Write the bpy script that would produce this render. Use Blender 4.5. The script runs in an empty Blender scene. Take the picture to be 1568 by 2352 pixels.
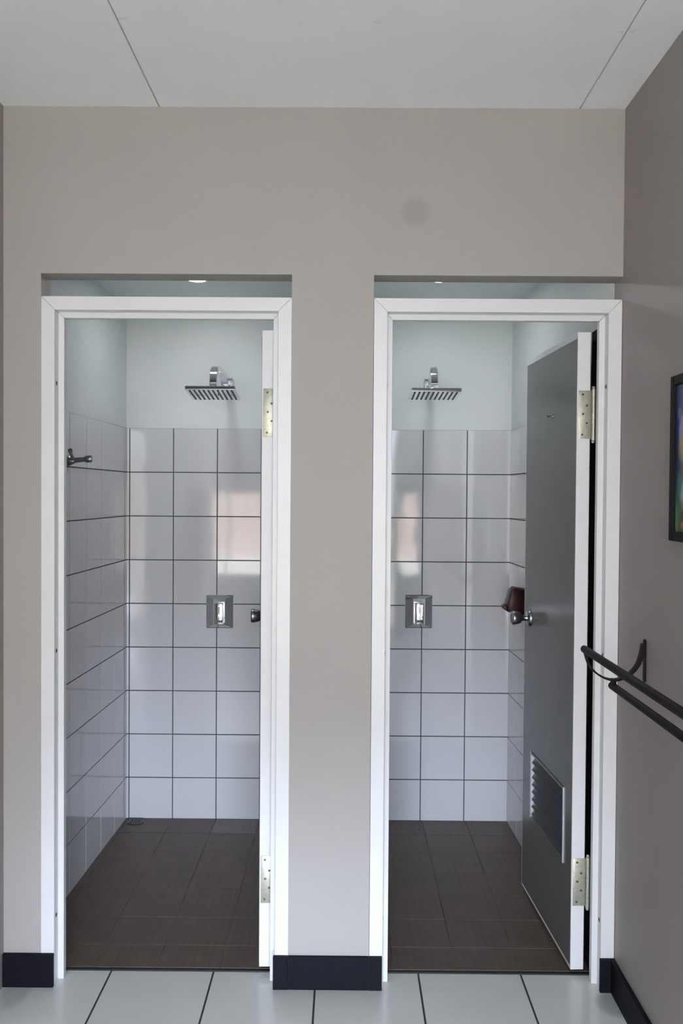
import bpy, bmesh, math, random
from mathutils import Vector, Matrix

random.seed(7)
D = bpy.data
SC = bpy.context.scene
COL = SC.collection
R = math.radians

# ------------------------------------------------------------------ materials
def new_mat(name):
    m = D.materials.new(name); m.use_nodes = True
    nt = m.node_tree
    b = nt.nodes['Principled BSDF']
    return m, nt, b

def plain(name, col, rough=.5, metal=0., noise=0., nscale=40., bump=0., bscale=200., spec=.5, coat=0.):
    m, nt, b = new_mat(name)
    b.inputs['Base Color'].default_value = (*col, 1)
    b.inputs['Roughness'].default_value = rough
    b.inputs['Metallic'].default_value = metal
    b.inputs['Specular IOR Level'].default_value = spec
    if coat:
        b.inputs['Coat Weight'].default_value = coat
        b.inputs['Coat Roughness'].default_value = .05
    tc = nt.nodes.new('ShaderNodeTexCoord')
    if noise:
        n = nt.nodes.new('ShaderNodeTexNoise'); n.inputs['Scale'].default_value = nscale; n.inputs['Detail'].default_value = 4
        nt.links.new(tc.outputs['Object'], n.inputs['Vector'])
        mr = nt.nodes.new('ShaderNodeMapRange')
        mr.inputs['From Min'].default_value = .3; mr.inputs['From Max'].default_value = .7
        mr.inputs['To Min'].default_value = 1 - noise; mr.inputs['To Max'].default_value = 1 + noise
        nt.links.new(n.outputs['Fac'], mr.inputs['Value'])
        hs = nt.nodes.new('ShaderNodeVectorMath'); hs.operation = 'SCALE'
        hs.inputs[0].default_value = col
        nt.links.new(mr.outputs['Result'], hs.inputs['Scale'])
        nt.links.new(hs.outputs[0], b.inputs['Base Color'])
    if bump:
        n2 = nt.nodes.new('ShaderNodeTexNoise'); n2.inputs['Scale'].default_value = bscale; n2.inputs['Detail'].default_value = 2
        nt.links.new(tc.outputs['Object'], n2.inputs['Vector'])
        bp = nt.nodes.new('ShaderNodeBump'); bp.inputs['Strength'].default_value = bump; bp.inputs['Distance'].default_value = .002
        nt.links.new(n2.outputs['Fac'], bp.inputs['Height'])
        nt.links.new(bp.outputs['Normal'], b.inputs['Normal'])
    return m

def add_stain(m, axes, center, radius, colour, amount):
    """a soft round stain of its own on a painted wall (object = world coordinates here)"""
    nt = m.node_tree; b = nt.nodes['Principled BSDF']
    tc = nt.nodes.new('ShaderNodeTexCoord')
    sub = nt.nodes.new('ShaderNodeVectorMath'); sub.operation = 'SUBTRACT'; sub.inputs[1].default_value = center
    nt.links.new(tc.outputs['Object'], sub.inputs[0])
    mul = nt.nodes.new('ShaderNodeVectorMath'); mul.operation = 'MULTIPLY'; mul.inputs[1].default_value = axes
    nt.links.new(sub.outputs[0], mul.inputs[0])
    ln = nt.nodes.new('ShaderNodeVectorMath'); ln.operation = 'LENGTH'
    nt.links.new(mul.outputs[0], ln.inputs[0])
    mr = nt.nodes.new('ShaderNodeMapRange'); mr.interpolation_type = 'SMOOTHSTEP'
    mr.inputs['From Min'].default_value = radius * .55; mr.inputs['From Max'].default_value = radius * 1.15
    mr.inputs['To Min'].default_value = amount; mr.inputs['To Max'].default_value = 0
    nt.links.new(ln.outputs['Value'], mr.inputs['Value'])
    mix = nt.nodes.new('ShaderNodeMix'); mix.data_type = 'RGBA'
    nt.links.new(mr.outputs['Result'], mix.inputs['Factor'])
    src = b.inputs['Base Color'].links[0].from_socket if b.inputs['Base Color'].links else None
    if src: nt.links.new(src, mix.inputs[6])
    else: mix.inputs[6].default_value = b.inputs['Base Color'].default_value
    mix.inputs[7].default_value = (*colour, 1)
    nt.links.new(mix.outputs[2], b.inputs['Base Color'])

TAUPE = (.380, .360, .335)
M = {}
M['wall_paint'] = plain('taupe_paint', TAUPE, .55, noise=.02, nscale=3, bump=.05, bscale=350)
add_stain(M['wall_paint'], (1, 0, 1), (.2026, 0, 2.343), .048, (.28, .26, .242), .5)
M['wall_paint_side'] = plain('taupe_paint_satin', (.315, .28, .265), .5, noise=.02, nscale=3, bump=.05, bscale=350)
add_stain(M['wall_paint_side'], (0, 1, 1), (.82, -.391, 1.60), .009, (.17, .15, .14), .5)
M['ceiling_paint'] = plain('ceiling_white', (.92, .93, .935), .75, noise=.015, nscale=6)
M['stall_paint'] = plain('stall_white_paint', (.665, .70, .70), .45, noise=.02, nscale=4, bump=.03, bscale=120)
M['dark_joint'] = plain('dark_joint', (.03, .03, .03), .9)
M['frame_paint'] = plain('white_gloss_paint', (.715, .72, .72), .32, noise=.015, nscale=12, bump=.04, bscale=60)
M['black_skirt'] = plain('black_skirting', (.007, .007, .011), .55, noise=.15, nscale=30, spec=.10)
M['grout'] = plain('grey_grout', (.075, .070, .072), .85, noise=.2, nscale=60)
M['floor_grout'] = plain('floor_grout', (.05, .048, .045), .85, noise=.25, nscale=60)
M['tan_grout'] = plain('tan_grout', (.135, .115, .095), .85, noise=.55, nscale=7)
M['chrome'] = plain('chrome', (.80, .80, .83), .06, 1.)
M['nozzle_rubber'] = plain('dark_nozzle', (.035, .035, .04), .5)
M['knob_metal'] = plain('satin_steel', (.30, .30, .295), .26, 1.)
M['hook_metal'] = plain('dull_nickel', (.27, .27, .265), .3, 1.)
M['door_white'] = plain('door_white', (.74, .735, .745), .4, noise=.02, nscale=20)
M['door_grey'] = plain('door_grey_gloss', (.142, .141, .134), .24, noise=.03, nscale=3, bump=.02, bscale=40)
M['hinge_brass'] = plain('dull_brass', (.47, .46, .37), .42, .55, noise=.12, nscale=90)
M['screw_dark'] = plain('dark_screw', (.10, .095, .085), .45, .6)
M['aluminium'] = plain('aluminium', (.72, .73, .76), .35, .7)
M['vent_slat'] = plain('vent_slat_grey', (.06, .06, .067), .5, .1)
M['bronze'] = plain('dark_bronze', (.012, .009, .007), .5, 0, noise=.2, nscale=50, spec=.12)
M['maroon'] = plain('maroon_plastic', (.030, .002, .004), .35, noise=.25, nscale=35, spec=.25)
M['rubber'] = plain('black_rubber', (.008, .007, .007), .8, spec=.1)  # near-black for the added strip that darkens the hinge gap
M['maroon_top'] = plain('maroon_worn', (.07, .022, .022), .45, spec=.2)  # lid is a lighter, greyer maroon than the body
M['black_frame'] = plain('black_lacquer', (.008, .006, .007), .5, spec=.12)
M['drain_metal'] = plain('drain_metal', (.12, .12, .12), .4, .8)
M['threshold'] = plain('black_threshold', (.018, .018, .016), .6)
M['white_plastic'] = plain('white_plastic', (.8, .8, .8), .35)
M['filler'] = plain('white_filler', (.85, .85, .85), .8)
M['pale_ground'] = plain('pale_concrete', (.52, .50, .46), .9, noise=.06, nscale=2)
M['pink_wall'] = plain('pink_render', (.60, .47, .42), .9, noise=.04, nscale=2)
M['white_wall'] = plain('white_render', (.8, .8, .8), .9)
M['window_metal'] = plain('window_metal', (.6, .6, .6), .4)

def tile_white():
    m, nt, b = new_mat('white_glazed_tile')
    b.inputs['Base Color'].default_value = (.612, .617, .632, 1)
    b.inputs['Roughness'].default_value = .06
    b.inputs['Specular IOR Level'].default_value = .55
    tc = nt.nodes.new('ShaderNodeTexCoord')
    n = nt.nodes.new('ShaderNodeTexNoise'); n.inputs['Scale'].default_value = 7; n.inputs['Detail'].default_value = 1
    nt.links.new(tc.outputs['Object'], n.inputs['Vector'])
    bp = nt.nodes.new('ShaderNodeBump'); bp.inputs['Strength'].default_value = .12; bp.inputs['Distance'].default_value = .004
    nt.links.new(n.outputs['Fac'], bp.inputs['Height']); nt.links.new(bp.outputs['Normal'], b.inputs['Normal'])
    return m
M['tile_white'] = tile_white()

def tile_brown(name, base, rough):
    """brown anti-slip tile with a small woven relief"""
    m, nt, b = new_mat(name)
    tc = nt.nodes.new('ShaderNodeTexCoord')
    mp = nt.nodes.new('ShaderNodeMapping'); mp.inputs['Rotation'].default_value = (0, 0, R(45)); mp.inputs['Scale'].default_value = (1, 1, 0)
    nt.links.new(tc.outputs['Object'], mp.inputs['Vector'])
    ch = nt.nodes.new('ShaderNodeTexChecker'); ch.inputs['Scale'].default_value = 52
    ch.inputs['Color1'].default_value = (0, 0, 0, 1); ch.inputs['Color2'].default_value = (1, 1, 1, 1)
    nt.links.new(mp.outputs[0], ch.inputs['Vector'])
    n = nt.nodes.new('ShaderNodeTexNoise'); n.inputs['Scale'].default_value = 11; n.inputs['Detail'].default_value = 6; n.inputs['Roughness'].default_value = .65
    nt.links.new(tc.outputs['Object'], n.inputs['Vector'])
    mx = nt.nodes.new('ShaderNodeMix'); mx.data_type = 'RGBA'
    mx.inputs[6].default_value = (*[c * .62 for c in base], 1); mx.inputs[7].default_value = (base[0] * 1.5, base[1] * 1.32, base[2] * 1.3, 1)
    add = nt.nodes.new('ShaderNodeMath'); add.operation = 'MULTIPLY_ADD'
    nt.links.new(ch.outputs['Fac'], add.inputs[0]); add.inputs[1].default_value = .2
    nt.links.new(n.outputs['Fac'], add.inputs[2])
    nt.links.new(add.outputs[0], mx.inputs['Factor'])
    nt.links.new(mx.outputs[2], b.inputs['Base Color'])
    b.inputs['Roughness'].default_value = rough
    bp = nt.nodes.new('ShaderNodeBump'); bp.inputs['Strength'].default_value = .35; bp.inputs['Distance'].default_value = .001
    nt.links.new(ch.outputs['Fac'], bp.inputs['Height']); nt.links.new(bp.outputs['Normal'], b.inputs['Normal'])
    return m
M['tile_brown'] = tile_brown('brown_antislip_tile', (.098, .077, .059), .5)
M['tile_patch'] = tile_brown('greyer_brown_tile', (.115, .105, .098), .42)
M['tile_hall'] = plain('pale_hall_tile', (.70, .73, .71), .2, noise=.025, nscale=5, bump=.03, bscale=12)

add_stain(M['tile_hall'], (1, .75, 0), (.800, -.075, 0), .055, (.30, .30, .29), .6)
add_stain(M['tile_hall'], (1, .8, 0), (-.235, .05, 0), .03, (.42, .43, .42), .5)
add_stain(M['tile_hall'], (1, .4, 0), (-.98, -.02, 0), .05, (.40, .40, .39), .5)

def glass_mat():
    m = D.materials.new('window_glass'); m.use_nodes = True
    nt = m.node_tree; nt.nodes.clear()
    o = nt.nodes.new('ShaderNodeOutputMaterial'); t = nt.nodes.new('ShaderNodeBsdfTransparent'); g = nt.nodes.new('ShaderNodeBsdfGlossy')
    g.inputs['Roughness'].default_value = .02
    mx = nt.nodes.new('ShaderNodeMixShader'); f = nt.nodes.new('ShaderNodeFresnel'); f.inputs['IOR'].default_value = 1.3
    nt.links.new(f.outputs[0], mx.inputs[0]); nt.links.new(t.outputs[0], mx.inputs[1]); nt.links.new(g.outputs[0], mx.inputs[2])
    nt.links.new(mx.outputs[0], o.inputs[0])
    return m
M['glass'] = glass_mat()

def lamp_mat(strength):
    m = D.materials.new('lamp_glow'); m.use_nodes = True
    nt = m.node_tree; nt.nodes.clear()
    o = nt.nodes.new('ShaderNodeOutputMaterial'); e = nt.nodes.new('ShaderNodeEmission')
    e.inputs['Color'].default_value = (.95, .98, 1, 1); e.inputs['Strength'].default_value = strength
    nt.links.new(e.outputs[0], o.inputs[0])
    return m
M['lamp'] = lamp_mat(170)

def painting_mat():
    """loose, colourful brush painting of a seated shape: soft blobs in the canvas's own coordinates
       (object x = 0 to .44 across, z = 0 to .33 up)"""
    m, nt, b = new_mat('oil_painting')
    tc = nt.nodes.new('ShaderNodeTexCoord')
    nz = nt.nodes.new('ShaderNodeTexNoise'); nz.inputs['Scale'].default_value = 14; nz.inputs['Detail'].default_value = 3
    nt.links.new(tc.outputs['Object'], nz.inputs['Vector'])
    wob = nt.nodes.new('ShaderNodeVectorMath'); wob.operation = 'MULTIPLY_ADD'
    nt.links.new(nz.outputs['Color'], wob.inputs[0]); wob.inputs[1].default_value = (.022, 0, .022)
    nt.links.new(tc.outputs['Object'], wob.inputs[2])
    cur = None
    sep = nt.nodes.new('ShaderNodeSeparateXYZ'); nt.links.new(wob.outputs[0], sep.inputs[0])
    mr = nt.nodes.new('ShaderNodeMapRange'); mr.inputs['From Max'].default_value = .35
    nt.links.new(sep.outputs['Z'], mr.inputs['Value'])
    ramp = nt.nodes.new('ShaderNodeValToRGB')
    els = ramp.color_ramp.elements
    els[0].position = 0; els[0].color = (.05, .10, .05, 1)
    els[1].position = 1; els[1].color = (.05, .07, .16, 1)
    for p, c in ((.2, (.06, .16, .09, 1)), (.38, (.02, .06, .08, 1)), (.6, (.025, .035, .14, 1)), (.8, (.03, .045, .22, 1))):
        e = els.new(p); e.color = c
    nt.links.new(mr.outputs[0], ramp.inputs[0])
    cur = ramp.outputs['Color']
    blobs = [(.022, .288, .012, .014, (.16, .20, .24)), (.05, .245, .03, .05, (.33, .30, .45)), (.10, .205, .085, .055, (.34, .30, .10)),
             (.11, .145, .075, .055, (.22, .10, .05)), (.12, .16, .04, .02, (.42, .22, .10)), (.09, .095, .06, .045, (.30, .42, .42)),
             (.025, .115, .018, .03, (.05, .18, .17)), (.10, .068, .06, .022, (.36, .16, .07)), (.085, .04, .055, .022, (.06, .02, .015)),
             (.07, .018, .035, .012, (.45, .12, .05)), (.012, .03, .008, .04, (.12, .30, .14)), (.26, .2, .08, .1, (.45, .30, .08)),
             (.3, .08, .1, .06, (.30, .05, .04)), (.36, .26, .05, .06, (.08, .2, .4))]
    for x, z, rx, rz, c in blobs:
        s = nt.nodes.new('ShaderNodeVectorMath'); s.operation = 'SUBTRACT'; s.inputs[1].default_value = (x + .011, 0, z + .011)
        nt.links.new(wob.outputs[0], s.inputs[0])
        d = nt.nodes.new('ShaderNodeVectorMath'); d.operation = 'MULTIPLY'; d.inputs[1].default_value = (1 / rx, 0, 1 / rz)
        nt.links.new(s.outputs[0], d.inputs[0])
        l = nt.nodes.new('ShaderNodeVectorMath'); l.operation = 'LENGTH'; nt.links.new(d.outputs[0], l.inputs[0])
        k = nt.nodes.new('ShaderNodeMapRange'); k.interpolation_type = 'SMOOTHSTEP'
        k.inputs['From Min'].default_value = .75; k.inputs['From Max'].default_value = 1.1
        k.inputs['To Min'].default_value = .9; k.inputs['To Max'].default_value = 0
        nt.links.new(l.outputs['Value'], k.inputs['Value'])
        mx = nt.nodes.new('ShaderNodeMix'); mx.data_type = 'RGBA'
        nt.links.new(k.outputs[0], mx.inputs['Factor']); nt.links.new(cur, mx.inputs[6]); mx.inputs[7].default_value = (*c, 1)
        cur = mx.outputs[2]
    nt.links.new(cur, b.inputs['Base Color']); b.inputs['Roughness'].default_value = .35
    return m
M['painting'] = painting_mat()

# ------------------------------------------------------------------ mesh helpers
class MB:
    def __init__(s): s.bm = bmesh.new()
    def _fin(s, verts, mat):
        fs = {f for v in verts for f in v.link_faces}
        for f in fs: f.material_index = mat
    def box(s, a, b, bev=0., mat=0, mtx=None, seg=2):
        bm = bmesh.new()
        bmesh.ops.create_cube(bm, size=1)
        c = [(a[i] + b[i]) / 2 for i in range(3)]; d = [abs(b[i] - a[i]) for i in range(3)]
        for v in bm.verts: v.co = Vector((c[0] + v.co.x * d[0], c[1] + v.co.y * d[1], c[2] + v.co.z * d[2]))
        if bev: bmesh.ops.bevel(bm, geom=list(bm.edges), offset=bev, segments=seg, affect='EDGES', profile=.5)
        s._merge(bm, mat, mtx)
    def _merge(s, bm, mat, mtx=None):
        mp = {}
        for v in bm.verts: mp[v] = s.bm.verts.new(mtx @ v.co if mtx is not None else v.co)
        for f in bm.faces:
            nf = s.bm.faces.new([mp[v] for v in f.verts]); nf.material_index = mat
        bm.free()
    def prism(s, pts, z0, z1, mat=0, axis='z', bev=0.):
        """extrude a polygon; axis z: pts (x,y); axis y: pts (x,z); axis x: pts (y,z)"""
        bm = bmesh.new()
        def P(p, h): return {'z': (p[0], p[1], h), 'y': (p[0], h, p[1]), 'x': (h, p[0], p[1])}[axis]
        lo = [bm.verts.new(P(p, z0)) for p in pts]; hi = [bm.verts.new(P(p, z1)) for p in pts]
        n = len(pts)
        bm.faces.new(lo[::-1]); bm.faces.new(hi)
        for i in range(n): bm.faces.new((lo[i], lo[(i + 1) % n], hi[(i + 1) % n], hi[i]))
        bmesh.ops.recalc_face_normals(bm, faces=bm.faces)
        if bev: bmesh.ops.bevel(bm, geom=list(bm.edges), offset=bev, segments=2, affect='EDGES', profile=.5)
        s._merge(bm, mat)
    def hull(s, lo, hi, mat=0, bev=0.):
        """a six-sided solid between two matching loops of 3-D points"""
        bm = bmesh.new()
        a = [bm.verts.new(p) for p in lo]; b = [bm.verts.new(p) for p in hi]; n = len(a)
        bm.faces.new(a[::-1]); bm.faces.new(b)
        for i in range(n): bm.faces.new((a[i], a[(i + 1) % n], b[(i + 1) % n], b[i]))
        bmesh.ops.recalc_face_normals(bm, faces=bm.faces)
        if bev: bmesh.ops.bevel(bm, geom=list(bm.edges), offset=bev, segments=2, affect='EDGES', profile=.5)
        s._merge(bm, mat)
    def slab(s, xs, zs, holes, y0, y1, mat=0):
        """wall slab in the x-z plane from y0 to y1 with rectangular holes (x0,x1,z0,z1); one closed skin"""
        xs = sorted(set(xs) | {h[i] for h in holes for i in (0, 1)}); zs = sorted(set(zs) | {h[i] for h in holes for i in (2, 3)})
        def solid(i, j):
            if not (0 <= i < len(xs) - 1 and 0 <= j < len(zs) - 1): return False
            cx, cz = (xs[i] + xs[i + 1]) / 2, (zs[j] + zs[j + 1]) / 2
            return not any(h[0] < cx < h[1] and h[2] < cz < h[3] for h in holes)
        cache = {}
        def V(x, y, z):
            k = (x, y, z)
            if k not in cache: cache[k] = s.bm.verts.new(k)
            return cache[k]
        for i in range(len(xs) - 1):
            for j in range(len(zs) - 1):
                if not solid(i, j): continue
                x0, x1, z0, z1 = xs[i], xs[i + 1], zs[j], zs[j + 1]
                q = [((x0, y0, z0), (x1, y0, z0), (x1, y0, z1), (x0, y0, z1)), ((x0, y1, z0), (x0, y1, z1), (x1, y1, z1), (x1, y1, z0))]
                if not solid(i - 1, j): q.append(((x0, y0, z0), (x0, y0, z1), (x0, y1, z1), (x0, y1, z0)))
                if not solid(i + 1, j): q.append(((x1, y0, z0), (x1, y1, z0), (x1, y1, z1), (x1, y0, z1)))
                if not solid(i, j - 1): q.append(((x0, y0, z0), (x0, y1, z0), (x1, y1, z0), (x1, y0, z0)))
                if not solid(i, j + 1): q.append(((x0, y0, z1), (x1, y0, z1), (x1, y1, z1), (x0, y1, z1)))
                for f in q: s.bm.faces.new([V(*p) for p in f]).material_index = mat
    def lathe(s, prof, o, axis, seg=32, mat=0):
        """revolve (r,h) pairs round an axis through o"""
        ax = Vector(axis).normalized(); t = ax.orthogonal().normalized(); u = ax.cross(t); o = Vector(o)
        rings = []
        for r, h in prof:
            if r < 1e-6: rings.append([s.bm.verts.new(o + ax * h)])
            else: rings.append([s.bm.verts.new(o + ax * h + (t * math.cos(2 * math.pi * k / seg) + u * math.sin(2 * math.pi * k / seg)) * r) for k in range(seg)])
        for a, b in zip(rings, rings[1:]):
            for k in range(seg):
                k2 = (k + 1) % seg
                if len(a) == 1 and len(b) == 1: continue
                if len(a) == 1: f = (a[0], b[k], b[k2])
                elif len(b) == 1: f = (a[k], b[0], a[k2])
                else: f = (a[k], b[k], b[k2], a[k2])
                s.bm.faces.new(f).material_index = mat
    def sweep(s, pts, sect, side, mat=0):
        """sweep a closed cross-section [(across, out)] along 3-D points; `side` is the across direction;
           sect may be a function of t in 0..1"""
        side = Vector(side).normalized(); pts = [Vector(p) for p in pts]; n = len(pts); rings = []
        for i, p in enumerate(pts):
            tg = (pts[min(i + 1, n - 1)] - pts[max(i - 1, 0)]).normalized(); out = tg.cross(side).normalized()
            sc = sect(i / (n - 1)) if callable(sect) else sect
            rings.append([s.bm.verts.new(p + side * a + out * b) for a, b in sc])
        m = len(rings[0])
        for a, b in zip(rings, rings[1:]):
            for k in range(m): s.bm.faces.new((a[k], a[(k + 1) % m], b[(k + 1) % m], b[k])).material_index = mat
        s.bm.faces.new(rings[0][::-1]).material_index = mat; s.bm.faces.new(rings[-1]).material_index = mat
    def tiles(s, o, u, v, nrm, uj, vj, gap, th, tilt, bev=.0012, mt=0, mg=1, special=None, grout_depth=.0012):
        """bevelled tiles laid on a plane, with the grout bed between them; uj/vj list the joints"""
        o = Vector(o); u = Vector(u).normalized(); v = Vector(v).normalized(); n = Vector(nrm).normalized()
        def P(a, b, h): return o + u * a + v * b + n * h
        g = [P(uj[0], vj[0], th - grout_depth), P(uj[-1], vj[0], th - grout_depth), P(uj[-1], vj[-1], th - grout_depth), P(uj[0], vj[-1], th - grout_depth)]
        def face(pts, m):
            vs = [s.bm.verts.new(p) for p in pts]
            f = s.bm.faces.new(vs); f.normal_update()
            if f.normal.dot(n) < 0: f.normal_flip()
            f.material_index = m
        face(g, mg)
        for i in range(len(uj) - 1):
            for j in range(len(vj) - 1):
                a0, a1, b0, b1 = uj[i] + gap / 2, uj[i + 1] - gap / 2, vj[j] + gap / 2, vj[j + 1] - gap / 2
                if i == 0: a0 = uj[0]
                if j == 0: b0 = vj[0]
                if i == len(uj) - 2: a1 = uj[-1]
                if j == len(vj) - 2: b1 = vj[-1]
                if a1 - a0 < .002 or b1 - b0 < .002: continue
                ta, tb = random.gauss(0, tilt), random.gauss(0, tilt); ca, cb = (a0 + a1) / 2, (b0 + b1) / 2
                m = mt
                if special and special(ca, cb) is not None: m = special(ca, cb)
                def T(a, b, h): return P(a, b, h + ta * (a - ca) + tb * (b - cb))
                e = bev
                lo = [s.bm.verts.new(p) for p in (T(a0, b0, th - .002), T(a1, b0, th - .002), T(a1, b1, th - .002), T(a0, b1, th - .002))]
                hi = [s.bm.verts.new(p) for p in (T(a0 + e, b0 + e, th), T(a1 - e, b0 + e, th), T(a1 - e, b1 - e, th), T(a0 + e, b1 - e, th))]
                fs = [s.bm.faces.new(hi)] + [s.bm.faces.new((lo[k], lo[(k + 1) % 4], hi[(k + 1) % 4], hi[k])) for k in range(4)]
                for f in fs:
                    f.normal_update(); f.material_index = m
                if fs[0].normal.dot(n) < 0:
                    for f in fs: f.normal_flip()
    def build(s, name, mats, parent=None, smooth=False, recalc=False):
        if recalc: bmesh.ops.recalc_face_normals(s.bm, faces=s.bm.faces)
        me = D.meshes.new(name); s.bm.to_mesh(me); s.bm.free()
        for m in (mats if isinstance(mats, (list, tuple)) else [mats]): me.materials.append(M[m])
        if smooth:
            for p in me.polygons: p.use_smooth = True
            me.set_sharp_from_angle(angle=R(38))
        ob = D.objects.new(name, me); COL.objects.link(ob)
        if parent: ob.parent = parent
        return ob

def tag(o, label, cat, group=None, kind=None):
    o['label'] = label; o['category'] = cat
    if group: o['group'] = group
    if kind: o['kind'] = kind
    return o

def empty(name, loc=(0, 0, 0), rz=0.):
    o = D.objects.new(name, None); COL.objects.link(o); o.location = loc; o.rotation_euler = (0, 0, rz); o.empty_display_size = .05
    return o

def copy_tree(o, parent=None):
    c = o.copy(); COL.objects.link(c)
    if parent: c.parent = parent
    for ch in list(o.children): copy_tree(ch, c)
    return c

def arc(c, r, a0, a1, n): return [(c[0] + r * math.cos(a0 + (a1 - a0) * i / n), c[1] + r * math.sin(a0 + (a1 - a0) * i / n)) for i in range(n + 1)]

# ------------------------------------------------------------------ main measurements (metres)
XL, XR = -1.030, .822            # hall side walls
HC = 2.650                       # hall ceiling
LIN = 2.155                      # underside of the lintels
WT = .088                        # thickness of the front wall
O1 = (-.917, -.166); O2 = (.079, XR)   # the two openings
YB = 1.425                       # face of the back tiles
TT = 1.793                       # top of the tiles
SCZ = 2.35                       # shower ceilings
YH = -4.0                        # rear wall of the hall
JZ = [0.004] + [TT - .2 * k for k in range(8, -1, -1)]

# ------------------------------------------------------------------ setting: hall
m = MB(); m.slab([XL, XR], [0, HC + .08], [(O1[0], O1[1], -1, LIN), (O2[0], XR + 1, -1, LIN)], 0, WT)
# (the second opening runs right up to the side wall)
tag(m.build('wall_front', 'wall_paint'), 'taupe painted wall with two doorway openings and the pillar between them', 'wall', kind='structure')
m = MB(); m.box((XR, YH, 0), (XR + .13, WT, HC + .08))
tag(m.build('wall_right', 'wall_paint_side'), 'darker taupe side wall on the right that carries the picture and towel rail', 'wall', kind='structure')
m = MB(); m.box((XL - .12, -1.45, 0), (XL, WT, HC + .08)); m.box((-2.5, -1.45, 0), (XL - .12, -1.33, HC + .08)); m.box((-2.62, YH, 0), (-2.5, -1.33, HC + .08))
tag(m.build('wall_left', 'wall_paint_side'), 'taupe side wall at the very left edge of the view', 'wall', kind='structure')

W1 = (-1.42, -.76, .62, 1.54); DO = (-.70, .50, -1, 2.58); W2 = (.54, .80, .62, 1.54)
m = MB(); m.slab([-2.62, XR + .13], [0, HC + .08], [W1, DO, W2], YH - .14, YH)
tag(m.build('wall_rear', 'wall_paint'), 'taupe rear wall with an open doorway between two windows', 'wall', kind='structure')
for k, (w, nm, lb) in enumerate(((W1, 'window_1', 'wider metal-framed window left of the rear doorway'), (W2, 'window_2', 'narrow metal-framed window right of the rear doorway'))):
    m = MB(); x0, x1, z0, z1 = w; y0, y1 = YH - .10, YH - .06
    for a, b in (((x0, z0), (x0 + .04, z1)), ((x1 - .04, z0), (x1, z1)), ((x0 + .04, z0), (x1 - .04, z0 + .04)), ((x0 + .04, z1 - .04), (x1 - .04, z1))):
        m.box((a[0], y0, a[1]), (b[0], y1, b[1]), .002)
    if k == 0: m.box((x0 + .16, y0, z0 + .04), (x0 + .185, y1, z1 - .04), .002)
    wo = m.build(nm, 'window_metal'); tag(wo, lb, 'window', kind='structure')
    m = MB(); m.box((x0 + .02, YH - .084, z0 + .02), (x1 - .02, YH - .080, z1 - .02)); m.build('window_pane', 'glass', wo)
    m = MB(); m.box((x0 - .03, YH - .02, z0 - .035), (x1 + .03, YH + .03, z0), .004); m.build('window_sill', 'frame_paint', wo)

# hall ceiling: three boards with open joints, fixed to a dark backing
m = MB()
JX = [-2.5, -.5645, .687, XR]
for i in range(3):
    a = JX[i] + (.002 if i else 0); b = JX[i + 1] - (.002 if i < 2 else 0)
    m.box((a, YH, HC), (b, 0, HC + .012), .0008, 0, seg=1)
m.box((-2.5, YH, HC + .012), (XR, 0, HC + .05), 0, 1)
ceil = tag(m.build('ceiling', ['ceiling_paint', 'dark_joint']), 'pale grey-white boarded ceiling with two open joints', 'ceiling', kind='structure')
for x, y, r in ((-.5496, -.512, .010), (.0698, -.4986, .009), (.672, -.462, .008), (.700, -.462, .008)):
    m = MB(); m.lathe([(0, -.0014), (r * .6, -.0012), (r, 0), (r, .0003)], (x, y, HC), (0, 0, 1), 14); m.build('filler_dab', 'filler', ceil, True)

# hall floor: large pale tiles, joints .3205 apart
m = MB()
uj = [-2.5] + [-.725 + .3205 * k for k in range(-5, 5)] + [XR]
vj = [YH] + [-.232 + .3205 * k for k in range(-11, 1)] + [.090]
m.tiles((0, 0, -.008), (1, 0, 0), (0, 1, 0), (0, 0, 1), uj, vj, .0048, .008, .0005, .0010)
m.box((-2.62, YH - .14, -.1), (XR + .13, .09, -.008), 0, 1)
tag(m.build('floor', ['tile_hall', 'floor_grout']), 'pale grey-white glossy tile floor of the hall', 'floor', kind='structure')

# black skirting
BH, BT = .1005, .013
m = MB(); m.prism([(XL, 0), (-.8765, 0), (-.8765, BH), (XL, BH)], -BT, 0, axis='y', bev=.0012)
tag(m.build('baseboard_left', 'black_skirt'), 'short black skirting left of the left doorway', 'baseboard', kind='structure')
m = MB(); m.box((-.211, -BT, 0), (-.1672, 0, BH), .0012); m.box((-.1664, -BT + .001, 0), (.0782, 0, BH), .0012); m.box((.079, -BT, 0), (.1185, 0, BH), .0012)
tag(m.build('baseboard_center', 'black_skirt'), 'black skirting across the pillar between the doorways', 'baseboard', kind='structure')
m = MB(); m.box((.777, -BT, 0), (XR - BT, 0, BH), .0012); m.box((XR - BT, YH, 0), (XR, 0, BH), .0012)
tag(m.build('baseboard_right', 'black_skirt'), 'black skirting running along the right side wall into the corner', 'baseboard', kind='structure')

# ------------------------------------------------------------------ setting: shower stalls
LW0, LW1 = (-.998, YB), (-1.034, WT)       # left stall, left wall face (back, front)
RW0, RWM, RW1 = (.746, YB), (.772, .70), (.816, WT)   # right stall, right wall face (back, bend behind the door, front)
TH = .005
wb = MB(); wb.box((-1.2, YB + TH, 0), (XR + .13, YB + .13, SCZ + .05))
wback = tag(wb.build('wall_back', 'stall_paint'), 'back wall of the shower stalls, painted above white tiles', 'wall', kind='structure')
wl = MB(); wl.prism([(LW0[0] - TH, YB + TH), (-1.2, YB + TH), (-1.2, WT), (LW1[0] - TH, WT)], 0, SCZ + .05)
wleft = tag(wl.build('wall_left_stall', 'stall_paint'), 'left wall of the left shower, painted above white tiles', 'wall', kind='structure')
wr = MB(); wr.prism([(RW0[0] + TH, YB + TH), (XR + .13, YB + TH), (XR + .13, WT), (RW1[0] + TH, WT), (RWM[0] + TH, RWM[1])], 0, SCZ + .05)
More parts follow.
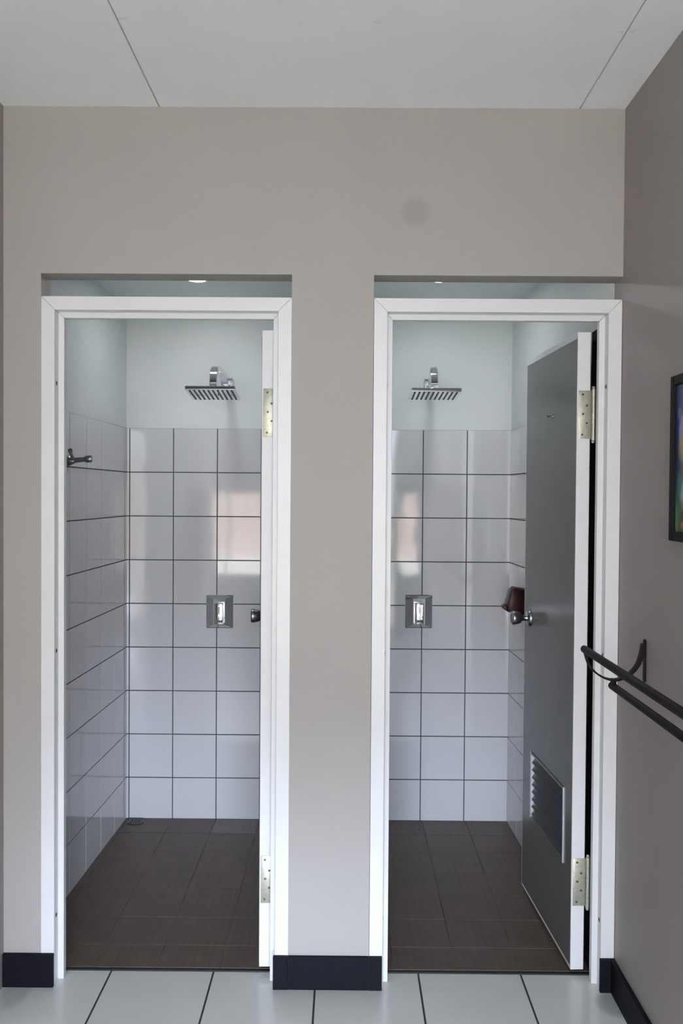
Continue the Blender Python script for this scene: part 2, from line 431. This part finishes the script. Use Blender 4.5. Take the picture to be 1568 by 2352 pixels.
wright = tag(wr.build('wall_right_stall', 'stall_paint'), 'right wall of the right shower behind the open door', 'wall', kind='structure')
wp = MB(); wp.box((O1[1] + .006, WT, 0), (O2[0] - .004, YB + TH, SCZ + .05))
wpart = tag(wp.build('wall_center', 'stall_paint'), 'partition wall between the two showers', 'wall', kind='structure')

mats = ['tile_white', 'grout']
m = MB()
m.tiles((0, YB + TH, 0), (1, 0, 0), (0, 0, 1), (0, -1, 0), [LW0[0] - .003, -.987, -.787, -.587, -.387, -.187, O1[1]], JZ, .0030, TH, .0011)
m.build('tiling', mats, wback)
m = MB()
m.tiles((0, YB + TH, 0), (1, 0, 0), (0, 0, 1), (0, -1, 0), [O2[0], .150, .350, .550, RW0[0] + .003], JZ, .0030, TH, .0011)
m.build('tiling', mats, wback)
def side_tiles(back, front, n_sign, parent):
    u = Vector((front[0] - back[0], front[1] - back[1], 0)); L = u.length; u.normalize()
    n = Vector((-u.y, u.x, 0)) * n_sign
    m = MB(); o = Vector((back[0], back[1], 0)) - n * TH
    m.tiles(o, u, (0, 0, 1), n, [0] + [.2 * k for k in range(1, 7) if .2 * k < L - .03] + [L - .003], JZ, .0028, TH, .0008)
    m.build('tiling', mats, parent)
side_tiles(LW0, LW1, 1, wleft)
side_tiles(RW0, RWM, -1, wright)
side_tiles(RWM, RW1, -1, wright)
m = MB(); m.tiles((O1[1] + .006, YB, 0), (0, -1, 0), (0, 0, 1), (-1, 0, 0), [.2 * k for k in range(7)] + [YB - WT], JZ, .0028, TH, .0008); m.build('tiling', mats, wpart)
m = MB(); m.tiles((O2[0] - .004, YB, 0), (0, -1, 0), (0, 0, 1), (1, 0, 0), [.2 * k for k in range(7)] + [YB - WT], JZ, .0028, TH, .0008); m.build('tiling', mats, wpart)

FY = [.106] + [.2475 + .2 * k for k in range(6)] + [YB + .004]
m = MB()
m.tiles((0, 0, -.004), (1, 0, 0), (0, 1, 0), (0, 0, 1), [-1.05, -.987, -.787, -.587, -.387, -.187, -.155], FY, .0019, .008, .0008, special=lambda a, b: 2 if (-.587 < a < -.387 and b > 1.25) else None)
m.box((-1.2, .106, -.1), (-.04, YB + .13, -.004), 0, 1)
tag(m.build('floor_left', ['tile_brown', 'tan_grout', 'tile_patch']), 'dark brown anti-slip tile floor of the left shower', 'floor', kind='structure')
m = MB()
m.tiles((0, 0, -.004), (1, 0, 0), (0, 1, 0), (0, 0, 1), [.07, .158, .358, .558, .758, .84], FY, .0019, .008, .0008)
m.box((-.04, .106, -.1), (XR + .13, YB + .13, -.004), 0, 1)
tag(m.build('floor_right', ['tile_brown', 'tan_grout']), 'dark brown anti-slip tile floor of the right shower', 'floor', kind='structure')
for k, (a, b, lb) in enumerate(((O1[0], O1[1], 'thin black threshold strip of the left doorway'), (O2[0], XR, 'thin black threshold strip of the right doorway'))):
    m = MB(); m.box((a, .0905, -.02), (b, .1055, .003), .001)
    tag(m.build('trim_%d' % (k + 3), 'threshold'), lb, 'threshold', kind='structure')

mc = MB(); mc.box((-1.2, WT, SCZ), (-.045, YB + .13, SCZ + .05))
tag(mc.build('ceiling_left', 'stall_paint'), 'white ceiling of the left shower seen over the door frame', 'ceiling', kind='structure')
mc = MB(); mc.box((-.045, WT, SCZ), (XR + .13, YB + .13, SCZ + .05))
tag(mc.build('ceiling_right', 'stall_paint'), 'white ceiling of the right shower seen over the door frame', 'ceiling', kind='structure')

# ------------------------------------------------------------------ door frames
def door_frame(name, x0, x1, label, gap_strip=False):
    w, st, z1 = .0405, .0175, 2.087       # face width, stop width, top
    dep = .098
    prof = [(0, 0), (w, 0), (w, .038), (w + st, .038), (w + st, .062), (w, .062), (w, dep), (0, dep)]   # (across, depth)
    root = empty(name, ((x0 + x1) / 2, 0, 0)); cx = (x0 + x1) / 2
    def make(nm, fn):
        bm = bmesh.new()
        a = [bm.verts.new(fn(p, 0)) for p in prof]; b = [bm.verts.new(fn(p, 1)) for p in prof]; n = len(prof)
        bm.faces.new(a[::-1]); bm.faces.new(b)
        for i in range(n): bm.faces.new((a[i], a[(i + 1) % n], b[(i + 1) % n], b[i]))
        bmesh.ops.recalc_face_normals(bm, faces=bm.faces)
        bmesh.ops.bevel(bm, geom=list(bm.edges), offset=.0011, segments=2, affect='EDGES', profile=.5)
        mb = MB(); mb.bm.free(); mb.bm = bm
        return mb.build(nm, 'frame_paint', root)
    g = .0003
    make('jamb', lambda p, t: (x0 + p[0] - cx, p[1], .0005 if t == 0 else z1 - p[0] - g))
    make('jamb', lambda p, t: (x1 - p[0] - cx, p[1], .0005 if t == 0 else z1 - p[0] - g))
    make('head', lambda p, t: ((x0 + p[0] + g if t == 0 else x1 - p[0] - g) - cx, p[1], z1 - p[0]))
    for z in (1.829, 1.018, .208):
        for xs, sg in ((x0 + w, 1), (x1 - w, -1)):
            m = MB(); m.lathe([(0, .0018), (.005, .0014), (.0065, 0), (.0065, -.001)], (xs - cx, .020, z), (sg, 0, 0), 12)
            m.build('screw', 'screw_dark', root, True)
    if gap_strip:
        m = MB(); m.box((x1 - w - .0095 - cx, .0632, .02), (x1 - w + .004 - cx, .150, 2.015), .001)  # added dark strip stands in for shade between open door and jamb
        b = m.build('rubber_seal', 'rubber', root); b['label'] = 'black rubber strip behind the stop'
    return tag(root, label, 'door frame', kind='structure')
door_frame('trim_1', O1[0], O1[1], 'white rebated door frame around the left doorway')
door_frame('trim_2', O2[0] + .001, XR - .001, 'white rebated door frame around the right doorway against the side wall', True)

# ------------------------------------------------------------------ doors (local: +y runs from the hinge to the free edge, the seen face is x=0)
DL, DT, DH, DZ = .628, .041, 1.987, .018
VY, VZ = (.088, .500), (.306, .542)           # vent hole (y range, z range) in leaf coordinates
def make_door(name, loc, rz):
    root = empty(name, loc, rz)
    S = Matrix(((0, 1, 0, 0), (1, 0, 0, 0), (0, 0, 1, 0), (0, 0, 0, 1)))    # slab builder works in x-z: swap x and y
    def leaf(y0, y1, z0, z1, xa, xb, mat, nm):
        m = MB(); m.slab([y0, y1], [z0, z1], [(VY[0], VY[1], VZ[0], VZ[1])], xa, xb)
        for v in m.bm.verts: v.co = S @ v.co
        bmesh.ops.recalc_face_normals(m.bm, faces=m.bm.faces)
        sharp = [e for e in m.bm.edges if len(e.link_faces) == 2 and e.calc_face_angle(0) > .5]
        if nm == 'leaf': bmesh.ops.bevel(m.bm, geom=sharp, offset=.0015, segments=2, affect='EDGES', profile=.5)
        return m.build(nm, mat, root)
    leaf(0, DL, 0, DH, 0, DT, 'door_white', 'leaf')
    skin = leaf(.004, DL - .011, .013, DH - .020, -.0012, .0002, 'door_grey', 'face_panel'); skin['label'] = 'glossy grey laminate face'
    leaf(.004, DL - .011, .013, DH - .020, DT - .0002, DT + .0012, 'door_grey', 'face_panel')
    # louvred vent
    m = MB(); y0, y1, z0, z1 = VY[0], VY[1], VZ[0], VZ[1]; t = .012
    for q, (a, b) in enumerate((((y0 - .004, z0 - .004), (y0 + t * .4, z1 + .004)), ((y1 - t, z0 - .004), (y1 + .004, z1 + .004)), ((y0 + t * .4, z0 - .004), (y1 - t, z0 + t * .3)), ((y0 + t * .4, z1 - t * .3), (y1 - t, z1 + .004)))):
        m.box((-.0045, a[0], a[1]), (-.0012, b[0], b[1]), .0006, 0 if q < 2 else 1)  # side bars bright, top and bottom grey: light on the recess put into colour
    for a, b in (((y0, z0), (y0 + .002, z1)), ((y1 - .002, z0), (y1, z1)), ((y0, z0), (y1, z0 + .002)), ((y0, z1 - .002), (y1, z1))):
        m.box((-.003, a[0], a[1]), (DT + .003, b[0], b[1]))
    vent = m.build('vent_frame', ['aluminium', 'door_grey'], root)
    n = 8; pitch = (z1 - z0 - .02) / n
    for k in range(n):
        zc = z0 + .012 + pitch * (k + .5); m = MB(); h = pitch * .62; w = .0012
        up = [(.002, zc - h), (DT / 2, zc + h * .75), (DT - .002, zc - h), (DT - .002, zc - h + w * 2), (DT / 2, zc + h * .75 + w * 2), (.002, zc - h + w * 2)]
        m.prism([(x, z) for x, z in up], y0 + .003, y1 - .003, axis='y')
        m.build('slat', 'vent_slat', vent)
    # knob set on both faces
    for sg, x0, ln in ((-1, 0, 1.), (1, DT, .72)):
        m = MB()
        pr = [(0, -.001), (.031, -.001), (.031, .004), (.028, .008), (.013, .010), (.0115, .014), (.0105, .026), (.013, .030), (.019, .034), (.0225, .042), (.0255, .056), (.0262, .063), (.024, .0665), (.018, .0675), (.0165, .0655), (0, .0655)]
        m.lathe([(r, h * ln) for r, h in pr], (x0 + sg * .0012, .545, 1.029), (sg, 0, 0), 40)
        m.build('knob', 'knob_metal', root, True, True)
    # hinges on the seen edge
    for zc in (1.7325, .2765):
        m = MB(); hz = .0745
        m.box((.004, -.0018, zc - hz), (DT + .002, .001, zc + hz), .0006)
        bx, by, r = DT + .009, -.004, .0065
        prof = [(0, -.088), (.004, -.087), (.0055, -.083), (.004, -.080), (r, -.079)]
        for k in range(5):
            a, b = -.079 + .0316 * k, -.079 + .0316 * (k + 1)
            prof += [(r, a + .0008), (r, b - .0008)] + ([(r * .82, b - .0004), (r * .82, b + .0004)] if k < 4 else [])
        prof += [(.004, .080), (.0055, .083), (.004, .087), (0, .088)]
        m.lathe(prof, (bx, by, zc), (0, 0, 1), 20)
        h = m.build('hinge', 'hinge_brass', root, True, True)
        for x, dz in ((.017, .062), (.030, .028), (.018, .002), (.030, -.026), (.016, -.062)):
            m = MB(); m.lathe([(0, .0022), (.0032, .0018), (.0036, 0), (.0036, -.0005)], (x, -.0018, zc + dz), (0, -1, 0), 12)
            m.build('screw', 'screw_dark', h, True)
    # small coat hook on the face
    m = MB(); m.lathe([(0, 0), (.0065, 0), (.006, .003), (.0035, .005), (.003, .016), (.0045, .02), (0, .0215)], (-.0012, .266, 1.750), (-1, 0, 0), 16)
    m.build('coat_hook', 'knob_metal', root, True)
    return root
d2 = make_door('door_2', (.7115, .0875, DZ), R(3.0))
tag(d2, 'grey door with white edges standing open inside the right shower', 'door', kind='structure')
d1 = copy_tree(d2)
for ch in list(d1.children):
    if ch.name.startswith('coat_hook'): D.objects.remove(ch)
d1.name = 'door_1'; d1.location = (-.262, .0875, DZ); d1.rotation_euler = (0, 0, R(1.9))
tag(d1, 'door seen edge-on, standing open along the right side of the left shower', 'door', kind='structure')

# ------------------------------------------------------------------ shower fittings
def shower(x, z, tilt, label, wx):
    root = empty('rain_shower', (x, YB, z))
    m = MB(); m.box((wx - .029, -.012, -.029), (wx + .029, -.0002, .029), .003); m.box((wx - .021, -.030, -.021), (wx + .021, -.012, .021), .003)
    m.build('wall_flange', 'chrome', root)
    hy = -.345; hz = -.085
    pts = []
    ctrl = [(wx, -.012, .006), (wx * .9, -.10, .022), (wx * .55, -.20, .036), (wx * .2, -.28, .034), (0, -.325, .018), (0, hy, -.018), (0, hy - .002, -.055)]
    def cr(p0, p1, p2, p3, t): return tuple(.5 * (2 * p1[i] + (p2[i] - p0[i]) * t + (2 * p0[i] - 5 * p1[i] + 4 * p2[i] - p3[i]) * t * t + (3 * p1[i] - p0[i] - 3 * p2[i] + p3[i]) * t ** 3) for i in range(3))
    c2 = [ctrl[0]] + ctrl + [ctrl[-1]]
    for i in range(len(ctrl) - 1):
        for q in range(6): pts.append(cr(*c2[i:i + 4], q / 6))
    pts.append(ctrl[-1])
    def sect(t):
        w = .0125 + .0045 * t; h = .017 - .007 * t; c = .003
        return [(-w, -h + c), (-w + c, -h), (w - c, -h), (w, -h + c), (w, h - c), (w - c, h), (-w + c, h), (-w, h - c)]
    m = MB(); m.sweep(pts, sect, (1, 0, 0)); m.build('arm', 'chrome', root, True, True)
    m = MB(); m.lathe([(0, 0), (.016, 0), (.017, -.006), (.022, -.014), (.022, -.020), (0, -.020)], (0, hy - .002, -.050), (0, 0, 1), 28); m.build('swivel_collar', 'chrome', root, True, True)
    rot = Matrix.Translation((0, hy - .002, -.078)) @ Matrix.Rotation(tilt, 4, 'X')
    m = MB(); m.box((-.103, -.10, -.005), (.103, .10, .011), .003, 0, rot); hd = m.build('head_plate', 'chrome', root)
    m = MB()
    for k in range(10):
        xx = -.086 + .172 * k / 9
        m.box((xx - .0035, -.086, -.0068), (xx + .0035, .086, -.0045), .0008, 0, rot)
    m.build('nozzle_strips', 'nozzle_rubber', hd)
    return tag(root, label, 'shower head', 'square rain showers')
shower(-.556, 1.992, R(-6.5), 'square chrome rain shower on a curved arm in the left stall', .012)
shower(.364, 1.994, R(-4.0), 'square chrome rain shower on a curved arm in the right stall', .014)

def valve(x, z, label):
    root = empty('shower_valve', (x, YB, z))
    W, H = .0615, .075
    m = MB()
    # plate: thin rim then facets sloping up to the raised middle
    def loop(w, h, y, dz=0): return [(-w, y, -h + dz), (w, y, -h + dz), (w, y, h + dz), (-w, y, h + dz)]
    ls = [loop(W, H, -.0002), loop(W, H, -.004), loop(W - .003, H - .003, -.0065), loop(.0285, .060, -.020), loop(.0275, .059, -.021)]
    vs = [[m.bm.verts.new(p) for p in l] for l in ls]
    m.bm.faces.new(vs[0]); m.bm.faces.new(vs[-1][::-1])
    for a, b in zip(vs, vs[1:]):
        for k in range(4): m.bm.faces.new((a[k], a[(k + 1) % 4], b[(k + 1) % 4], b[k]))
    m.build('wall_plate', 'chrome', root, False, True)
    m = MB(); m.lathe([(.0205, 0), (.0205, -.016), (0, -.016)], (0, -.020, .014), (0, 1, 0), 28); m.build('cartridge_collar', 'chrome', root, True, True)
    m = MB()
    prof = [(-.030, .045), (-.042, .044), (-.0445, .030), (-.044, -.01), (-.047, -.034), (-.056, -.049), (-.050, -.054), (-.038, -.050), (-.032, -.040), (-.030, 0)]
    m.prism([(y, zz) for y, zz in prof], -.0205, .0205, axis='x', bev=.0025); m.build('lever', 'chrome', root, True, True)
    return tag(root, label, 'shower valve', 'shower mixer valves')
valve(-.5725, .959, 'chrome shower valve with lever on the tiles of the left stall')
valve(.335, .9665, 'chrome shower valve with lever on the tiles of the right stall')

# robe hook on the left wall of the left stall
hx = LW0[0] + (LW1[0] - LW0[0]) * (YB - .615) / (YB - WT)
root = empty('robe_hook', (hx, .615, 1.615))
m = MB(); m.lathe([(0, .0002), (.020, .0002), (.021, .003), (.019, .006), (.012, .016), (.0105, .022), (0, .022)], (0, 0, 0), (1, 0, 0), 24); m.build('wall_flange', 'hook_metal', root, True, True)
m = MB(); m.lathe([(0, .018), (.0105, .018), (.0095, .035), (.0085, .058), (.0125, .062), (.0135, .066), (.0135, .082), (.011, .087), (0, .088)], (0, 0, 0), (1, 0, .10), 24); m.build('peg', 'hook_metal', root, True, True)
m = MB(); m.lathe([(0, 0), (.007, 0), (.006, .03), (.0055, .055), (.0085, .06), (.008, .072), (0, .075)], (.018, -.004, .004), (.10, -.85, .42), 18); m.build('prong', 'hook_metal', root, True, True)
tag(root, 'dull metal robe hook on the tiled left wall of the left shower', 'robe hook')

# maroon soap dispenser on the right wall of the right stall
sy = 1.10; sx = RW0[0] + (RWM[0] - RW0[0]) * (YB - sy) / (YB - RWM[1])
root = empty('soap_dispenser', (sx, sy, 1.0))
m = MB(); m.prism([(-.0005, -.006), (-.066, .006), (-.075, .016), (-.083, .040), (-.066, .103), (-.058, .109), (-.0005, .100)], -.045, .045, axis='y', bev=.005)
m.build('body', 'maroon', root, True, True)
m = MB(); m.prism([(-.0005, .1008), (-.056, .1098), (-.050, .1135), (-.0005, .106)], -.040, .040, axis='y', bev=.001); m.build('lid', 'maroon_top', root)
m = MB(); m.prism([(-.072, .008), (-.094, .022), (-.100, .031), (-.094, .038), (-.080, .044)], -.026, .026, axis='y', bev=.003); m.build('push_lever', 'maroon', root, True, True)
tag(root, 'dark maroon wall soap dispenser beside the grey door', 'soap dispenser')

# floor drain
root = empty('floor_drain', (-.945, 1.374, .004))
m = MB(); m.lathe([(.028, .0002), (.037, .0002), (.038, .003), (.035, .0045), (.030, .0045), (.028, .002), (.028, .0002)], (0, 0, 0), (0, 0, 1), 32); m.build('rim', 'drain_metal', root, True, True)
m = MB()
for k in range(5):
    x = -.022 + .011 * k; h = math.sqrt(.0285 ** 2 - x * x); m.box((x - .003, -h, .0012), (x + .003, h, .0038), .0006)
m.box((-.028, -.003, .0010), (.028, .003, .0034), .0006)
m.build('grate', 'drain_metal', root)
m = MB(); m.lathe([(0, .0006), (.0282, .0006), (.0282, .0002)], (0, 0, 0), (0, 0, 1), 28); m.build('sump', 'dark_joint', root)
tag(root, 'small round metal drain in the back left corner of the left shower', 'floor drain')

# downlights
LP = []
for x, y, lb in ((-.598, .905, 'lit round downlight in the left shower ceiling'), (.362, .885, 'lit round downlight in the right shower ceiling')):
    root = empty('downlight', (x, y, SCZ))
    m = MB(); m.lathe([(.034, -.001), (.036, -.004), (.046, -.004), (.050, -.0002), (.034, -.0002), (.034, -.001)], (0, 0, 0), (0, 0, 1), 40); m.build('trim_ring', 'white_plastic', root, True, True)
    m = MB(); m.lathe([(0, -.0015), (.0345, -.0015), (.0345, -.0005), (0, -.0005)], (0, 0, 0), (0, 0, 1), 40); m.build('lens', 'lamp', root, True, True)
    tag(root, lb, 'ceiling light', 'shower downlights'); LP.append((x, y))

# ------------------------------------------------------------------ towel rack on the right wall
root = empty('towel_rail', (XR, -.25, 1.05))
Y2 = -.83            # second bracket, relative to the first
def octo(r): return [(r * math.cos(2 * math.pi * k / 12), r * math.sin(2 * math.pi * k / 12)) for k in range(12)]
TBX, TBZ = -.166, .030; LBX, LBZ = -.089, -.070
for yy in (0, Y2):
    m = MB(); m.prism([(yy + .009 * math.cos(a), .0 + math.copysign(.050, math.sin(a)) + .009 * math.sin(a)) for a in [2 * math.pi * (k + .5) / 16 for k in range(16)]], -.005, -.0002, axis='x', bev=.001)
    m.build('wall_plate', 'bronze', root)
    pts = []
    ctrl = [(-.006, .046), (-.011, .020), (-.022, -.012), (-.045, -.038), (-.075, -.052), (-.105, -.050), (-.135, -.034), (-.155, -.010), (TBX, .022)]
    c2 = [ctrl[0]] + ctrl + [ctrl[-1]]
    for i in range(len(ctrl) - 1):
        p0, p1, p2, p3 = c2[i:i + 4]
        for q in range(6):
            t = q / 6
            pts.append(tuple([.5 * (2 * p1[k] + (p2[k] - p0[k]) * t + (2 * p0[k] - 5 * p1[k] + 4 * p2[k] - p3[k]) * t * t + (3 * p1[k] - p0[k] - 3 * p2[k] + p3[k]) * t ** 3) for k in range(2)]))
    pts.append(ctrl[-1])
    def sect(t):
        h = .0060 - .0035 * min(1, t * 1.6); w = .009
        return [(-w, -h), (w, -h), (w, h), (-w, h)]
    m = MB(); m.sweep([(p[0], yy, p[1]) for p in pts], sect, (0, 1, 0)); m.build('bracket', 'bronze', root, True, True)
for bx, bz, r in ((TBX, TBZ, .0105), (LBX, LBZ, .0105)):
    m = MB(); m.lathe([(0, .016), (r * .55, .015), (r * .95, .008), (r, 0), (r, Y2), (r * .9, Y2 - .008), (0, Y2 - .015)], (bx, 0, bz), (0, 1, 0), 20); m.build('bar', 'bronze', root, True, True)
for yy in (-.010, Y2 + .010):
    m = MB(); m.box((LBX - .006, yy - .006, LBZ + .006), (LBX + .006, yy + .012, LBZ + .022), .001); m.build('bar_clip', 'bronze', root)
tag(root, 'dark bronze two-bar towel rail fixed to the right side wall', 'towel rail')

# ------------------------------------------------------------------ framed picture on the right wall
PY0, PZ0, PZ1, PW = -.481, 1.391, 1.795, .50
root = empty('framed_picture', (XR, PY0, PZ0))
m = MB(); H = PZ1 - PZ0; fw = .024
for a, b in (((-fw, 0), (0, H)), ((-PW, 0), (-PW + fw, H)), ((-PW + fw, 0), (-fw, fw)), ((-PW + fw, H - fw), (-fw, H))):
    m.box((-.024, a[0], a[1]), (-.0005, b[0], b[1]), .002)
m.build('picture_frame', 'black_frame', root)
m = MB(); m.box((0, -.003, 0), (PW - 2 * fw + .004, .003, H - 2 * fw + .004))
cv = m.build('canvas', 'painting', root); cv.location = (-.013, -fw + .002, fw - .002); cv.rotation_euler = (0, 0, R(-90))
tag(root, 'colourful painting in a black frame on the right side wall', 'picture')

# ------------------------------------------------------------------ outside the rear doorway
m = MB(); m.box((-40, -60, -.25), (40, YH - .14, -.05))
tag(m.build('ground', 'pale_ground'), 'pale sunlit paving outside the rear doorway', 'ground', kind='structure')
m = MB(); 
for xa, xb in ((-9, -1.15), (.85, 9)):
    m.box((xa, -10.4, .42), (xb, -10.1, 2.1), 0, 0); m.box((xa, -10.36, -.05), (xb, -10.05, .42), 0, 1)
tag(m.build('wall_outside', ['pink_wall', 'white_wall']), 'pink rendered yard wall with a white base outside the rear doorway', 'wall', kind='structure')

# ------------------------------------------------------------------ light
w = D.worlds.new('sky'); SC.world = w; w.use_nodes = True
bg = w.node_tree.nodes['Background']; bg.inputs['Color'].default_value = (.82, .915, 1.04, 1); bg.inputs['Strength'].default_value = 10.9
sun = D.lights.new('sun', 'SUN'); sun.energy = 34; sun.angle = R(.5); sun.color = (1, .93, .82)
so = D.objects.new('sun', sun); COL.objects.link(so)
so.rotation_euler = Vector((-.35, -.75, -.95)).to_track_quat('-Z', 'Y').to_euler()
for x0, x1, z0, z1 in (W1, (DO[0], DO[1], 0, DO[3]), W2):
    a = D.lights.new('daylight_portal', 'AREA'); a.shape = 'RECTANGLE'; a.size = x1 - x0; a.size_y = z1 - z0; a.cycles.is_portal = True
    o = D.objects.new('daylight_portal', a); COL.objects.link(o); o.location = ((x0 + x1) / 2, YH - .13, (z0 + z1) / 2); o.rotation_euler = (R(90), 0, 0)

# added area lamps in the rear doorway, bluish fill for the lower walls
for x, yaw_, en in ((-.22, -6, 1.55), (.30, 12, 1.8)):
    a = D.lights.new('doorway_daylight', 'AREA'); a.shape = 'RECTANGLE'; a.size = .7; a.size_y = .36; a.energy = en; a.color = (.66, .75, 1.0); a.spread = R(20)
    o = D.objects.new('doorway_daylight', a); COL.objects.link(o); o.location = (x, YH - .05, .24); o.rotation_euler = (R(88.2), 0, R(yaw_))

# ------------------------------------------------------------------ camera
f, yaw, pitch, roll = 2105.1, -.0048, -.0200, .0070
cy, sy_, cp, sp, cr_, sr = math.cos(yaw), math.sin(yaw), math.cos(pitch), math.sin(pitch), math.cos(roll), math.sin(roll)
F = Vector((sy_ * cp, cy * cp, sp)); R0 = Vector((cy, -sy_, 0)); U0 = R0.cross(F)
RR = R0 * cr_ + U0 * sr; UU = -R0 * sr + U0 * cr_
cam = D.cameras.new('camera'); cam.sensor_fit = 'VERTICAL'; cam.sensor_height = 36; cam.sensor_width = 24; cam.lens = 36 * f / 2352; cam.clip_start = .05
co = D.objects.new('camera', cam); COL.objects.link(co)
co.matrix_world = Matrix(((RR.x, UU.x, -F.x, 0), (RR.y, UU.y, -F.y, -2.7527), (RR.z, UU.z, -F.z, 1.5013), (0, 0, 0, 1)))
SC.camera = co

vs = SC.view_settings; vs.view_transform = 'Standard'; vs.look = 'None'; vs.exposure = 0; vs.gamma = 1; vs.use_curve_mapping = False
SC.cycles.max_bounces = 14; SC.cycles.diffuse_bounces = 8; SC.cycles.glossy_bounces = 6; SC.cycles.use_denoising = True
SC.cycles.sample_clamp_indirect = 0
